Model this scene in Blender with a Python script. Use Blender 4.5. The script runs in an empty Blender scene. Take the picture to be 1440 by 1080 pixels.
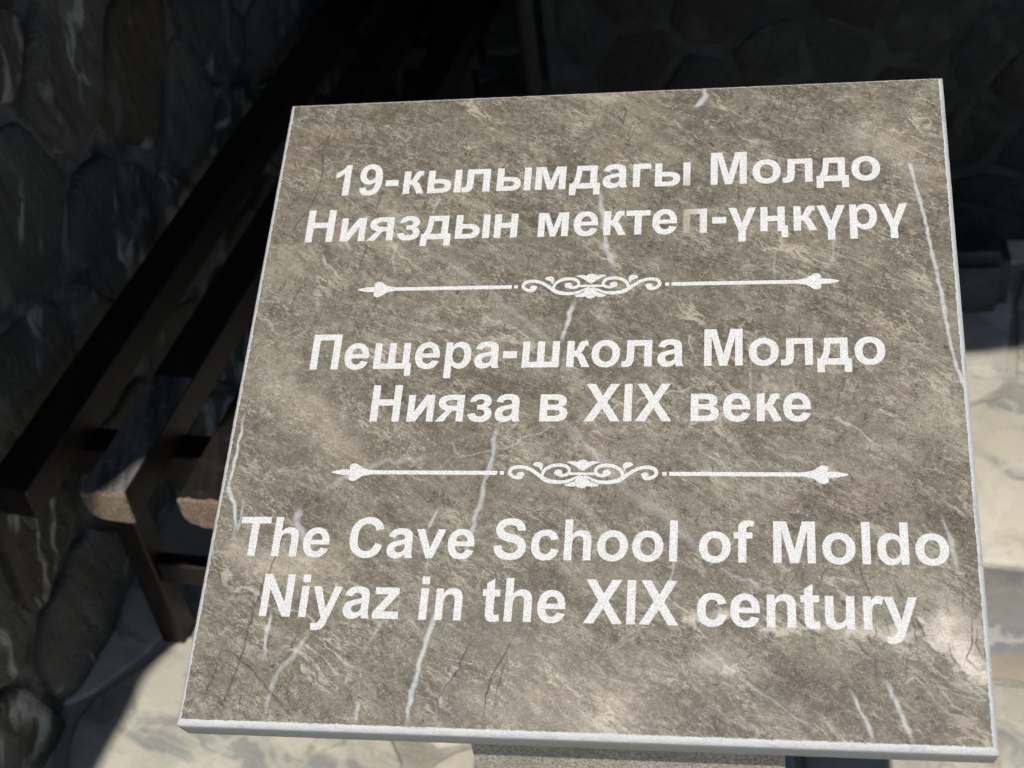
import bpy, bmesh, math, random
import numpy as np
from mathutils import Vector, Matrix, noise
R = math.radians
random.seed(7); rng = np.random.default_rng(11)
scn = bpy.context.scene
COL = scn.collection

# ------------------------------------------------------------------ camera
CAM = Vector((0, 0, 1.6)); FPX = 2000.0
_U = Vector((0.973744, -0.227645, 0.0)); _V = Vector((0.212672, 0.909699, 0.356677)); _N = Vector((-0.081196, -0.347312, 0.934228))
_g = Vector((371.815, 2350, 2000)).normalized()              # straight down, in camera axes (x right, y down, z ahead)
_Z = -_g; _Y = (Vector((0, 0, 1)) - _Z * _Z.z).normalized(); _X = _Y.cross(_Z)
ROT = Matrix((_X, _Y, _Z))                                   # camera axes -> world
cam_d = bpy.data.cameras.new('camera'); cam = bpy.data.objects.new('camera', cam_d); COL.objects.link(cam)
m = ROT @ Matrix(((1, 0, 0), (0, -1, 0), (0, 0, -1)))
cam.matrix_world = Matrix.Translation(CAM) @ m.to_4x4()
cam_d.sensor_width = 36; cam_d.lens = 36 * FPX / 1440
cam_d.clip_start = 0.05; cam_d.clip_end = 200
cam_d.dof.use_dof = True; cam_d.dof.focus_distance = 1.05; cam_d.dof.aperture_fstop = 9
scn.camera = cam

def ray(px, py): return ROT @ Vector((px - 720, py - 540, FPX))
# ------------------------------------------------------------------ sky and sun
SUN_EL, SUN_AZ = 60.0, 15.0                                   # light travels towards +y, turned 15 degrees to +x
e, a = R(SUN_EL), R(SUN_AZ)
LDIR = Vector((math.cos(e) * math.sin(a), math.cos(e) * math.cos(a), -math.sin(e)))
w = bpy.data.worlds.new('World'); scn.world = w; w.use_nodes = True
wn = w.node_tree; bg = wn.nodes['Background']
sky = wn.nodes.new('ShaderNodeTexSky'); sky.sky_type = 'NISHITA'; sky.sun_disc = False
sky.sun_elevation = e; sky.sun_rotation = math.pi + a
sky.altitude = 1500
wn.links.new(sky.outputs[0], bg.inputs[0]); bg.inputs[1].default_value = 0.095
sd = bpy.data.lights.new('sun', 'SUN'); sd.energy = 4.2; sd.angle = R(0.53); sd.color = (1, 0.955, 0.88)
so = bpy.data.objects.new('sun', sd); COL.objects.link(so)
so.rotation_euler = LDIR.to_track_quat('-Z', 'Y').to_euler()
scn.view_settings.view_transform = 'Standard'; scn.view_settings.look = 'None'
scn.view_settings.exposure = 0.0; scn.view_settings.gamma = 1.0

# ------------------------------------------------------------------ helpers
def link(o, parent=None):
    COL.objects.link(o)
    if parent is not None: o.parent = parent
    return o
def tag(o, label=None, cat=None, group=None, kind=None):
    if label: o['label'] = label
    if cat: o['category'] = cat
    if group: o['group'] = group
    if kind: o['kind'] = kind
    return o
def empty(name, loc=(0, 0, 0)):
    o = bpy.data.objects.new(name, None); o.location = loc; o.empty_display_size = .1
    return link(o)
def mesh_obj(name, verts, faces, mat, parent=None, smooth=False, mats=None, fmat=None):
    me = bpy.data.meshes.new(name); me.from_pydata([tuple(v) for v in verts], [], faces)
    for mm in (mats or [mat]): me.materials.append(mm)
    if fmat: me.polygons.foreach_set('material_index', fmat)
    if smooth: me.polygons.foreach_set('use_smooth', [True] * len(me.polygons))
    me.update()
    return link(bpy.data.objects.new(name, me), parent)
def bm_obj(name, bm, mat, parent=None, smooth=False):
    me = bpy.data.meshes.new(name); bmesh.ops.recalc_face_normals(bm, faces=bm.faces)
    bm.to_mesh(me); bm.free(); me.materials.append(mat)
    if smooth: me.polygons.foreach_set('use_smooth', [True] * len(me.polygons))
    return link(bpy.data.objects.new(name, me), parent)

# node shorthand
class NT:
    def __init__(s, name):
        s.m = bpy.data.materials.new(name); s.m.use_nodes = True; s.t = s.m.node_tree
        s.b = s.t.nodes['Principled BSDF']
    def n(s, typ, **kw):
        x = s.t.nodes.new(typ)
        for k, v in kw.items(): setattr(x, k, v)
        return x
    def put(s, sock, v):
        if hasattr(v, 'is_output') or isinstance(v, bpy.types.NodeSocket): s.t.links.new(v, sock)
        else: sock.default_value = v
    def coord(s): return s.n('ShaderNodeTexCoord').outputs['Object']
    def map(s, v, rot=(0, 0, 0), scale=(1, 1, 1), loc=(0, 0, 0)):
        if rot != (0, 0, 0) and scale != (1, 1, 1): v = s.map(v, rot=rot); rot = (0, 0, 0)   # turn first, then stretch
        x = s.n('ShaderNodeMapping'); s.put(x.inputs[0], v)
        x.inputs[1].default_value = loc; x.inputs[2].default_value = rot; x.inputs[3].default_value = scale
        return x.outputs[0]
    def noise(s, v, scale, detail=4, rough=.55, dist=0, color=False):
        x = s.n('ShaderNodeTexNoise'); s.put(x.inputs['Vector'], v)
        x.inputs['Scale'].default_value = scale; x.inputs['Detail'].default_value = detail
        x.inputs['Roughness'].default_value = rough; x.inputs['Distortion'].default_value = dist
        return x.outputs[1 if color else 0]
    def math(s, op, a, b=0, c=0, clamp=False):
        x = s.n('ShaderNodeMath', operation=op, use_clamp=clamp)
        s.put(x.inputs[0], a); s.put(x.inputs[1], b); s.put(x.inputs[2], c)
        return x.outputs[0]
    def vmath(s, op, a, b):
        x = s.n('ShaderNodeVectorMath', operation=op); s.put(x.inputs[0], a)
        if op == 'SCALE': s.put(x.inputs['Scale'], b)
        else: s.put(x.inputs[1], b)
        return x.outputs[0]
    def ramp(s, v, lo, hi, a=0.0, b=1.0):
        x = s.n('ShaderNodeMapRange'); x.interpolation_type = 'SMOOTHSTEP'
        s.put(x.inputs[0], v); x.inputs[1].default_value = lo; x.inputs[2].default_value = hi
        x.inputs[3].default_value = a; x.inputs[4].default_value = b
        return x.outputs[0]
    def mix(s, f, a, b, mode='MIX'):
        x = s.n('ShaderNodeMix', data_type='RGBA', blend_type=mode); s.put(x.inputs[0], f)
        for i, v in ((6, a), (7, b)):
            if isinstance(v, tuple) and len(v) == 3: v = v + (1,)
            s.put(x.inputs[i], v)
        return x.outputs[2]
    def warp(s, v, scale, amt, detail=2):
        nz = s.noise(v, scale, detail, color=True)
        return s.vmath('ADD', v, s.vmath('SCALE', s.vmath('SUBTRACT', nz, (.5, .5, .5)), amt))
    def out(s, col, rough=.6, bump=None, dist=.001, strength=1.0, spec=None):
        s.put(s.b.inputs['Base Color'], col if not isinstance(col, tuple) else col + ((1,) if len(col) == 3 else ()))
        s.put(s.b.inputs['Roughness'], rough)
        if spec is not None: s.put(s.b.inputs['Specular IOR Level'], spec)
        if bump is not None:
            x = s.n('ShaderNodeBump'); x.inputs['Strength'].default_value = strength
            x.inputs['Distance'].default_value = dist; s.put(x.inputs['Height'], bump)
            s.t.links.new(x.outputs[0], s.b.inputs['Normal'])
        return s.m
    def rnd(s, c, k=31.0):
        r = s.n('ShaderNodeObjectInfo').outputs['Random']
        cx = s.n('ShaderNodeCombineXYZ')
        s.put(cx.inputs[0], s.math('MULTIPLY', r, k)); s.put(cx.inputs[1], s.math('MULTIPLY', r, k * 1.7)); s.put(cx.inputs[2], s.math('MULTIPLY', r, k * .6))
        return s.vmath('ADD', c, cx.outputs[0]), r
    def hue(s, r, stops):
        x = s.n('ShaderNodeValToRGB'); s.put(x.inputs[0], r); cr = x.color_ramp
        cr.interpolation = 'CONSTANT'
        while len(cr.elements) < len(stops): cr.elements.new(.5)
        for i, c in enumerate(stops):
            cr.elements[i].position = i / len(stops); cr.elements[i].color = c + (1,)
        return x.outputs[0]

# ------------------------------------------------------------------ materials
def mat_marble_face():
    t = NT('brown_marble')
    P = t.coord()
    at = t.n('ShaderNodeAttribute', attribute_name='marks'); sp = t.n('ShaderNodeSeparateColor'); t.put(sp.inputs[0], at.outputs['Color'])
    vein, crack, patch = sp.outputs[0], sp.outputs[1], sp.outputs[2]
    W = t.warp(P, 9, .05, 3)
    W2 = t.warp(W, 45, .010, 3)
    S = t.map(W2, rot=(0, 0, R(33)), scale=(9, 42, 10))           # streaks running down to the right
    S2 = t.map(W2, rot=(0, 0, R(28)), scale=(30, 130, 30))
    big = t.noise(P, 5.5, 3, .6)
    st = t.noise(S, 1.0, 7, .65)
    st2 = t.noise(S2, 1.0, 6, .68)
    g1 = t.noise(P, 560, 3, .6)
    g2 = t.noise(P, 1100, 2, .5)
    g3 = t.noise(W2, 120, 5, .7)
    dark = (.118, .101, .078); mid = (.192, .169, .133); light = (.345, .312, .254)
    tone = t.math('ADD', t.math('MULTIPLY', st, .55), t.math('MULTIPLY', big, .45))
    c = t.mix(t.ramp(tone, .40, .53), dark, mid)
    c = t.mix(t.math('MULTIPLY', t.ramp(tone, .51, .62), .70), c, light)
    aniso = t.ramp(t.noise(t.map(P, loc=(.6, .2, 0)), 4.5, 2, .5), .40, .58)
    # greenish-grey / pinkish drift
    c = t.mix(t.math('MULTIPLY', t.ramp(t.noise(P, 7, 2, .5), .50, .68), .45), c, (.185, .150, .125))
    c = t.mix(t.math('MULTIPLY', t.ramp(t.noise(t.map(P, loc=(3, 1, 0)), 6, 2, .5), .50, .68), .40), c, (.185, .178, .142))
    # mottling
    c = t.mix(t.math('MULTIPLY', t.ramp(g3, .50, .68), .32), c, light)
    c = t.mix(t.math('MULTIPLY', t.ramp(g3, .48, .32), .38), c, (.110, .094, .073))
    c = t.mix(t.math('MULTIPLY', t.ramp(st2, .53, .64), t.math('MULTIPLY_ADD', aniso, .40, .10)), c, (.37, .335, .275))
    c = t.mix(t.math('MULTIPLY', t.ramp(st2, .46, .34), t.math('MULTIPLY_ADD', aniso, .42, .10)), c, (.098, .082, .065))
    # short cream and dark flecks lying along the streaks
    W3 = t.warp(P, 160, .004, 2)
    fl = t.noise(t.map(W3, rot=(0, 0, R(36)), scale=(130, 330, 60)), 1.0, 3, .6)
    c = t.mix(t.math('MULTIPLY', t.ramp(fl, .56, .68), t.math('MULTIPLY_ADD', aniso, .28, .10)), c, (.46, .42, .35))
    c = t.mix(t.math('MULTIPLY', t.ramp(fl, .44, .32), t.math('MULTIPLY_ADD', aniso, .28, .10)), c, (.088, .072, .056))
    # fine cream hairlines along the streaks, in places only
    def ridge(v, wdt): return t.ramp(t.math('ABSOLUTE', t.math('SUBTRACT', v, .5)), wdt, 0.0)
    h1 = ridge(t.noise(t.map(W2, rot=(0, 0, R(36)), scale=(6, 26, 7)), 1.0, 6, .6), .020)
    k1 = t.ramp(t.noise(P, 13, 4), .48, .62)
    c = t.mix(t.math('MULTIPLY', t.math('MULTIPLY', h1, k1), .80), c, (.52, .47, .39))
    h5 = ridge(t.noise(t.map(W3, rot=(0, 0, R(30)), scale=(16, 60, 7), loc=(3, 3, 3)), 1.0, 6, .65), .018)
    c = t.mix(t.math('MULTIPLY', t.math('MULTIPLY', h5, t.ramp(t.noise(t.map(P, loc=(2, 9, 0)), 17, 3), .47, .60)), .55), c, (.48, .44, .365))
    h3 = ridge(t.noise(t.map(W2, rot=(0, 0, R(-35)), scale=(8, 22, 9), loc=(5, 2, 1)), 1.0, 4, .55), .006)
    c = t.mix(t.math('MULTIPLY', t.math('MULTIPLY', h3, t.ramp(t.noise(t.map(P, loc=(2, 7, 0)), 14, 2), .52, .64)), .45), c, (.50, .46, .39))
    # dark steep fissures
    h2 = ridge(t.noise(t.map(W3, rot=(0, 0, R(-72)), scale=(7, 40, 9), loc=(1, 4, 2)), 1.0, 5, .6), .012)
    c = t.mix(t.math('MULTIPLY', t.math('MULTIPLY', h2, t.ramp(t.noise(t.map(P, loc=(9, 7, 0)), 16, 2), .50, .60)), .70), c, (.060, .044, .034))
    h4 = ridge(t.noise(t.map(W3, rot=(0, 0, R(38)), scale=(24, 90, 9), loc=(6, 4, 2)), 1.0, 5, .65), .024)
    c = t.mix(t.math('MULTIPLY', t.math('MULTIPLY', h4, t.ramp(t.noise(t.map(P, loc=(4, 17, 0)), 22, 3), .50, .58)), .70), c, (.068, .052, .040))
    h6 = ridge(t.noise(t.map(W3, rot=(0, 0, R(34)), scale=(38, 120, 40), loc=(2, 8, 2)), 1.0, 4, .6), .030)
    c = t.mix(t.math('MULTIPLY', t.math('MULTIPLY', h6, t.ramp(t.noise(t.map(P, loc=(5, 9, 0)), 26, 4, .6), .48, .60)), .65), c, (.50, .46, .385))
    h7 = ridge(t.noise(t.map(W3, rot=(0, 0, R(44)), scale=(34, 90, 40), loc=(9, 8, 2)), 1.0, 4, .6), .030)
    c = t.mix(t.math('MULTIPLY', t.math('MULTIPLY', h7, t.ramp(t.noise(t.map(P, loc=(15, 3, 0)), 30, 4, .6), .50, .60)), .70), c, (.066, .052, .041))
    iso = t.noise(W3, 210, 3, .6)
    c = t.mix(t.math('MULTIPLY', t.ramp(iso, .54, .68), .30), c, (.40, .365, .30))
    c = t.mix(t.math('MULTIPLY', t.ramp(iso, .46, .32), .32), c, (.080, .066, .050))
    # small brown pits
    c = t.mix(t.math('MULTIPLY', t.ramp(t.noise(t.map(W3, rot=(0, 0, R(36)), scale=(100, 170, 60), loc=(8, 1, 1)), 1, 2, .5), .31, .26), .85), c, (.070, .052, .040))
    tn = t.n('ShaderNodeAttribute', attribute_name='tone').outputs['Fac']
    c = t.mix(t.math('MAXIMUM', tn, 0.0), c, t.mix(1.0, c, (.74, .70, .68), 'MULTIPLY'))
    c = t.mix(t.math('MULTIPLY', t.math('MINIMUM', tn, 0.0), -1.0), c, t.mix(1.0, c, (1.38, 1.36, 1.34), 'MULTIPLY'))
    # pale mineral patches with the sun's reflection painted in, and large soft bands
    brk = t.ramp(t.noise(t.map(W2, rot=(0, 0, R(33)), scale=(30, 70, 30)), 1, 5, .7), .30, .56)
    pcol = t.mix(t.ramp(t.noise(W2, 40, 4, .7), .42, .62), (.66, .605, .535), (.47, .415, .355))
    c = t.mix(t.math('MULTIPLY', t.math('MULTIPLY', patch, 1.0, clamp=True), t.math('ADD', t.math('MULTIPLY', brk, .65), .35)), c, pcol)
    # salt and pepper grain
    c = t.mix(t.math('MULTIPLY', t.ramp(g1, .57, .70), .50), c, (.50, .465, .395))
    c = t.mix(t.math('MULTIPLY', t.ramp(g1, .44, .32), .50), c, (.085, .070, .056))
    c = t.mix(1.0, c, t.mix(t.ramp(g2, .3, .7), (.66, .665, .655), (1.06, 1.065, 1.035)), 'MULTIPLY')
    # white calcite veins
    vb = t.ramp(t.noise(W2, 150, 5, .75), .28, .56)
    vs = t.math('MULTIPLY', vein, t.math('ADD', t.math('MULTIPLY', vb, .65), .35), clamp=True)
    c = t.mix(vs, c, (.58, .61, .62))
    c = t.mix(t.math('MULTIPLY', crack, .9, clamp=True), c, (.060, .028, .022))
    h = t.math('ADD', t.math('MULTIPLY', g3, .5), t.math('MULTIPLY', g1, .3))
    return t.out(c, t.ramp(g3, .3, .7, .36, .55), h, .0006, .5, .4)

def mat_sawn():
    t = NT('sawn_marble_edge'); P = t.coord()
    g = t.noise(P, 1300, 3, .7); g2 = t.noise(t.map(P, scale=(1, 1, 3)), 60, 5, .7)
    sep = t.n('ShaderNodeSeparateXYZ'); t.put(sep.inputs[0], P)
    ch = t.ramp(t.math('ADD', sep.outputs[2], t.math('MULTIPLY', t.math('SUBTRACT', t.noise(P, 220, 4, .7), .5), .003)), -.0062, -.0048)     # ground arris is whiter than the sawn side
    c = t.mix(t.ramp(g, .30, .62), (.50, .505, .515), (.76, .765, .76))
    c = t.mix(t.math('SUBTRACT', 1.0, ch), c, t.mix(t.ramp(g, .3, .6), (.42, .435, .45), (.56, .57, .58)))
    c = t.mix(t.math('MULTIPLY', t.ramp(g2, .54, .72), .45), c, (.34, .34, .335))
    lng = t.noise(t.map(P, scale=(25, 25, 160)), 1, 5, .7)
    c = t.mix(t.math('MULTIPLY', t.ramp(lng, .52, .66), .4), c, (.36, .37, .375))
    return t.out(c, .8, t.math('ADD', g, g2), .0012, .8, .25)

def mat_letter():
    t = NT('white_sandblasted_paint'); P = t.coord()
    g = t.noise(P, 1300, 2, .6); g2 = t.noise(P, 240, 4, .75)
    c = t.mix(t.ramp(g, .36, .58), (.42, .43, .45), (.74, .738, .715))
    c = t.mix(t.math('MULTIPLY', t.ramp(g2, .55, .72), .5), c, (.42, .42, .42))
    at = t.n('ShaderNodeAttribute', attribute_name='wear')
    wr = t.math('MULTIPLY', at.outputs['Fac'], t.ramp(g2, .25, .60, .75, 1.05), clamp=True)
    c = t.mix(wr, c, (.33, .275, .225))
    return t.out(c, .85, t.math('ADD', g, g2), .0004, .6, .2)

def mat_granite():
    t = NT('tan_granular_stone'); P = t.coord()
    W = t.warp(P, 14, .03)
    g = t.noise(P, 380, 4, .75); b = t.noise(W, 18, 6, .65); s = t.noise(t.map(W, scale=(9, 9, 26)), 1, 6, .7)
    c = t.mix(t.ramp(g, .34, .64), (.20, .175, .135), (.50, .46, .385))
    c = t.mix(t.math('MULTIPLY', t.ramp(b, .45, .65), .5), c, (.27, .24, .185))
    c = t.mix(t.math('MULTIPLY', t.ramp(s, .55, .70), .45), c, (.55, .53, .47))
    return t.out(c, .8, t.math('ADD', g, b), .0012, .7, .25)

def mat_flag(hues=None, nm='pale_flagstone_marble'):
    t = NT(nm); P, r = t.rnd(t.coord())
    W = t.warp(P, 4.5, .16, 4)
    W2 = t.warp(W, 18, .03, 3)
    base = t.hue(r, hues or [(.54, .505, .41), (.46, .44, .365), (.56, .51, .41), (.40, .395, .335), (.51, .485, .405), (.45, .41, .345), (.54, .515, .44), (.42, .425, .365)])
    b = t.noise(W2, 5, 6, .6)
    c = t.mix(t.math('MULTIPLY', t.ramp(b, .46, .66), .6), base, (.245, .25, .24))
    c = t.mix(t.math('MULTIPLY', t.ramp(t.noise(W2, 3.2, 5, .6), .48, .66), .5), c, (.56, .505, .40))
    c = t.mix(t.math('MULTIPLY', t.ramp(t.noise(t.map(W2, rot=(0, 0, R(40)), scale=(2.6, 12, 3)), 1, 6, .65), .50, .64), .72), c, (.19, .205, .21))
    c = t.mix(t.math('MULTIPLY', t.ramp(t.noise(t.map(W2, loc=(4, 4, 4)), 6, 4, .6), .58, .72), .55), c, (.33, .25, .155))
    v = t.ramp(t.math('ABSOLUTE', t.math('SUBTRACT', t.noise(W2, 4, 5, .6), .5)), .018, 0)
    c = t.mix(t.math('MULTIPLY', t.math('MULTIPLY', v, t.ramp(t.noise(P, 8, 2), .54, .64)), .6), c, (.19, .16, .13))
    v2 = t.ramp(t.math('ABSOLUTE', t.math('SUBTRACT', t.noise(t.map(W2, loc=(7, 2, 0)), 3, 5, .6), .5)), .03, 0)
    c = t.mix(t.math('MULTIPLY', v2, .5), c, (.60, .57, .48))
    g = t.noise(P, 260, 3, .7)
    c = t.mix(1.0, c, t.mix(g, (.82, .82, .82), (1.16, 1.16, 1.16)), 'MULTIPLY')
    return t.out(c, t.ramp(b, .3, .7, .45, .75), t.math('ADD', t.math('MULTIPLY', b, 2), t.math('MULTIPLY', g, .25)), .004, .6, .35)

def mat_mortar(name, col1, col2):
    t = NT(name); P = t.coord()
    g = t.noise(P, 200, 4, .7); b = t.noise(P, 9, 5, .65)
    c = t.mix(t.ramp(b, .4, .62), col1, col2)
    c = t.mix(1.0, c, t.mix(g, (.7, .7, .7), (1.3, 1.3, 1.3)), 'MULTIPLY')
    return t.out(c, .9, t.math('ADD', g, t.math('MULTIPLY', b, 3)), .004, .8, .2)

def mat_rubble(name, hues, vs=1.0, pale=(.20, .195, .175)):
    t = NT(name); P, r = t.rnd(t.coord())
    W = t.warp(P, 6, .10, 3)
    W2 = t.warp(W, 30, .02, 3)
    base = t.hue(r, hues)
    b = t.noise(W2, 8, 6, .65)
    c = t.mix(t.math('MULTIPLY', t.ramp(b, .44, .64), .7), base, (.07, .068, .058) if vs > .5 else (.022, .022, .02))
    c = t.mix(t.math('MULTIPLY', t.ramp(t.noise(t.map(W2, rot=(.4, .3, .9), scale=(5, 16, 5)), 1, 5, .6), .54, .68), .6), c, pale)
    v = t.ramp(t.math('ABSOLUTE', t.math('SUBTRACT', t.noise(t.map(W2, rot=(.5, .2, .3), scale=(3.5, 9, 3.5)), 1, 4, .5), .5)), .035, 0)
    c = t.mix(t.math('MULTIPLY', t.math('MULTIPLY', v, t.ramp(t.noise(P, 7, 2), .46, .58)), .75 * vs), c, (.55, .55, .52))
    g = t.noise(P, 180, 4, .75)
    c = t.mix(1.0, c, t.mix(g, (.65, .65, .65), (1.35, 1.35, 1.35)), 'MULTIPLY')
    return t.out(c, .62, t.math('ADD', t.math('MULTIPLY', b, 3), t.math('ADD', t.math('MULTIPLY', g, .5), t.math('MULTIPLY', t.noise(t.map(W2, rot=(.2, .7, .4), scale=(14, 30, 14)), 1, 5, .7), 2.5))), .009, 1.0, .3)

def mat_wood(name, c1, c2, rough=.5):
    t = NT(name); P, r = t.rnd(t.coord(), 9)
    W = t.warp(P, 8, .02)
    gr = t.noise(t.map(W, scale=(60, 3, 60)), 1, 6, .65)
    g = t.noise(P, 500, 3, .7)
    c = t.mix(t.ramp(gr, .35, .65), c1, c2)
    c = t.mix(t.math('MULTIPLY', t.ramp(t.noise(P, 30, 4, .7), .52, .70), .5), c, tuple(x * 2.2 for x in c2))
    c = t.mix(1.0, c, t.mix(g, (.7, .7, .7), (1.3, 1.3, 1.3)), 'MULTIPLY')
    return t.out(c, rough, t.math('ADD', gr, t.math('MULTIPLY', g, .4)), .0015, .7, .4)

def mat_endgrain():
    t = NT('weathered_end_grain'); P, r = t.rnd(t.coord(), 9)
    g = t.noise(P, 330, 4, .8); b = t.noise(P, 40, 4, .7)
    c = t.mix(t.ramp(g, .38, .62), (.11, .078, .056), (.33, .255, .19))
    c = t.mix(t.math('MULTIPLY', t.ramp(b, .5, .7), .6), c, (.12, .075, .05))
    return t.out(c, .85, g, .002, 1.0, .2)

M_FACE, M_SAWN, M_LET, M_GRAN, M_FLAG = mat_marble_face(), mat_sawn(), mat_letter(), mat_granite(), mat_flag()
M_MORT = mat_mortar('floor_mortar', (.30, .285, .24), (.42, .40, .34))
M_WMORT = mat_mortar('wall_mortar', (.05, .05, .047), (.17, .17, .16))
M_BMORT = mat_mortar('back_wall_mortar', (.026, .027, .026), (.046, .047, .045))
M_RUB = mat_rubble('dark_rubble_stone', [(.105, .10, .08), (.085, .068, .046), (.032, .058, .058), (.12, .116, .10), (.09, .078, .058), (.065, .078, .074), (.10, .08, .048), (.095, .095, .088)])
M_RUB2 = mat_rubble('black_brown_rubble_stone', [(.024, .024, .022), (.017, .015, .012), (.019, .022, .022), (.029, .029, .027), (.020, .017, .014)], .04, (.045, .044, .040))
M_WOOD = mat_wood('dark_varnished_wood', (.007, .006, .005), (.017, .013, .010), .5)
M_GREY = mat_wood('grey_weathered_timber', (.045, .043, .040), (.16, .158, .152), .6)
M_RAIL = mat_wood('red_brown_painted_timber', (.005, .0035, .003), (.012, .0075, .006), .5)
M_END = mat_endgrain()
M_STEEL = mat_mortar('black_painted_steel', (.02, .02, .02), (.03, .03, .03))
M_ROOF = mat_mortar('dark_unseen_roof', (.07, .07, .065), (.11, .11, .10))

# ------------------------------------------------------------------ voronoi stonework
def clip(poly, nx, ny, d):
    out = []
    for i in range(len(poly)):
        p, q = poly[i], poly[(i + 1) % len(poly)]
        dp, dq = p[0] * nx + p[1] * ny - d, q[0] * nx + q[1] * ny - d
        if dp <= 0: out.append(p)
        if dp * dq < 0:
            k = dp / (dp - dq); out.append((p[0] + (q[0] - p[0]) * k, p[1] + (q[1] - p[1]) * k))
    return out
def voronoi(x0, x1, y0, y1, sx, sy, joint, rnd, jit=.42, sites=None):
    pts = []
    j = 0; y = y0 - sy
    while y < y1 + sy:
        x = x0 - sx + (sx / 2 if j % 2 else 0)
        while x < x1 + sx:
            pts.append((x + rnd.uniform(-jit, jit) * sx, y + rnd.uniform(-jit, jit) * sy)); x += sx
        y += sy * .9; j += 1
    if sites: pts = [p for p in pts if min(math.hypot(p[0] - q[0], p[1] - q[1]) for q in sites) > .24] + list(sites)
    cells = []
    for i, p in enumerate(pts):
        if not (x0 - sx * .3 < p[0] < x1 + sx * .3 and y0 - sy * .3 < p[1] < y1 + sy * .3): continue
        poly = [(x0, y0), (x1, y0), (x1, y1), (x0, y1)]
        for k, q in enumerate(pts):
            if k == i: continue
            dx, dy = q[0] - p[0], q[1] - p[1]; L = math.hypot(dx, dy)
            if L > 2.8 * max(sx, sy): continue
            nx, ny = dx / L, dy / L
            poly = clip(poly, nx, ny, (p[0] + q[0]) / 2 * nx + (p[1] + q[1]) / 2 * ny - joint / 2)
            if len(poly) < 3: break
        if len(poly) >= 3:
            ar = abs(sum(poly[n][0] * poly[(n + 1) % len(poly)][1] - poly[(n + 1) % len(poly)][0] * poly[n][1] for n in range(len(poly)))) / 2
            if ar > .12 * sx * sy * .5: cells.append(poly)
    return cells
def outline(poly, step, wob, rnd):
    # rounded, wobbly outline of a stone
    pts = []
    n = len(poly)
    cx = sum(p[0] for p in poly) / n; cy = sum(p[1] for p in poly) / n
    for i in range(n):
        p, q, r0 = poly[i], poly[(i + 1) % n], poly[i - 1]
        L = math.hypot(q[0] - p[0], q[1] - p[1]); k = max(1, int(L / step))
        # cut the corner a little
        f = .12
        c1 = (p[0] + (r0[0] - p[0]) * f * .5 + (q[0] - p[0]) * f * .5, p[1] + (r0[1] - p[1]) * f * .5 + (q[1] - p[1]) * f * .5)
        pts.append(c1)
        for j in range(1, k):
            t = j / k; pts.append((p[0] + (q[0] - p[0]) * t, p[1] + (q[1] - p[1]) * t))
    out = []
    for (x, y) in pts:
        w_ = noise.noise(Vector((x * 14, y * 14, 3.1))) * wob
        d = math.hypot(x - cx, y - cy) or 1
        out.append((x + (x - cx) / d * (w_ - wob * .3), y + (y - cy) / d * (w_ - wob * .3)))
    return out, (cx, cy)
def stone(name, poly, frame, base, bulge, mat, parent, rnd, step, wob, rings, amp):
    """frame(x, y, h) -> world; rings: (scale, height 0..1)"""
    o, (cx, cy) = outline(poly, step, wob, rnd); n = len(o)
    tx, ty = rnd.uniform(-1, 1), rnd.uniform(-1, 1); off = rnd.uniform(0, 1) * amp
    vs, fs = [], []
    for ri, (sc, hh) in enumerate(rings):
        for (x, y) in o:
            X, Y = cx + (x - cx) * sc, cy + (y - cy) * sc
            h = base + hh * (bulge + off)
            if ri >= 1: h += amp * .8 * noise.noise(Vector((X * 9, Y * 9, tx * 5))) * hh + ((X - cx) * tx + (Y - cy) * ty) * amp * 1.5
            vs.append(frame(X, Y, h))
    vs.append(frame(cx, cy, base + bulge + off + amp * .5 * tx))
    for ri in range(len(rings) - 1):
        for i in range(n):
            j = (i + 1) % n; fs.append((ri * n + i, ri * n + j, (ri + 1) * n + j, (ri + 1) * n + i))
    k = (len(rings) - 1) * n
    for i in range(n): fs.append((k + i, k + (i + 1) % n, len(vs) - 1))
    return mesh_obj(name, vs, fs, mat, parent, smooth=True)

# ------------------------------------------------------------------ ground
g = mesh_obj('ground', [(-14, -14, -.006), (14, -14, -.006), (14, 14, -.006), (-14, 14, -.006)], [(0, 1, 2, 3)], M_MORT)
tag(g, kind='structure')
rf = random.Random(34)
ca, sa = math.cos(R(-13)), math.sin(R(-13))
def fl(x, y, h): return (x * ca - y * sa, x * sa + y * ca, h)
def lf_(x, y): return (x * ca + y * sa, -x * sa + y * ca)
_st = [lf_(.707, 1.422), lf_(.635, 1.228), lf_(.561, 1.032)]
M_FLAG2 = mat_flag([(.26, .27, .245), (.27, .26, .235)], 'grey_flagstone_marble')
def holds(poly, p):
    c = False
    for i in range(len(poly)):
        a_, b_ = poly[i], poly[i - 1]
        if (a_[1] > p[1]) != (b_[1] > p[1]) and p[0] < (b_[0] - a_[0]) * (p[1] - a_[1]) / (b_[1] - a_[1]) + a_[0]: c = not c
    return c
for poly in voronoi(-2.2, 2.2, .0, 3.9, .46, .38, .005, rf, sites=_st):
    stone('flagstone', poly, fl, -.02, .020, M_FLAG2 if holds(poly, _st[1]) else M_FLAG, g, rf, .05, .010, [(1, 0), (.995, .9), (.97, 1.0)], .0012)

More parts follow.
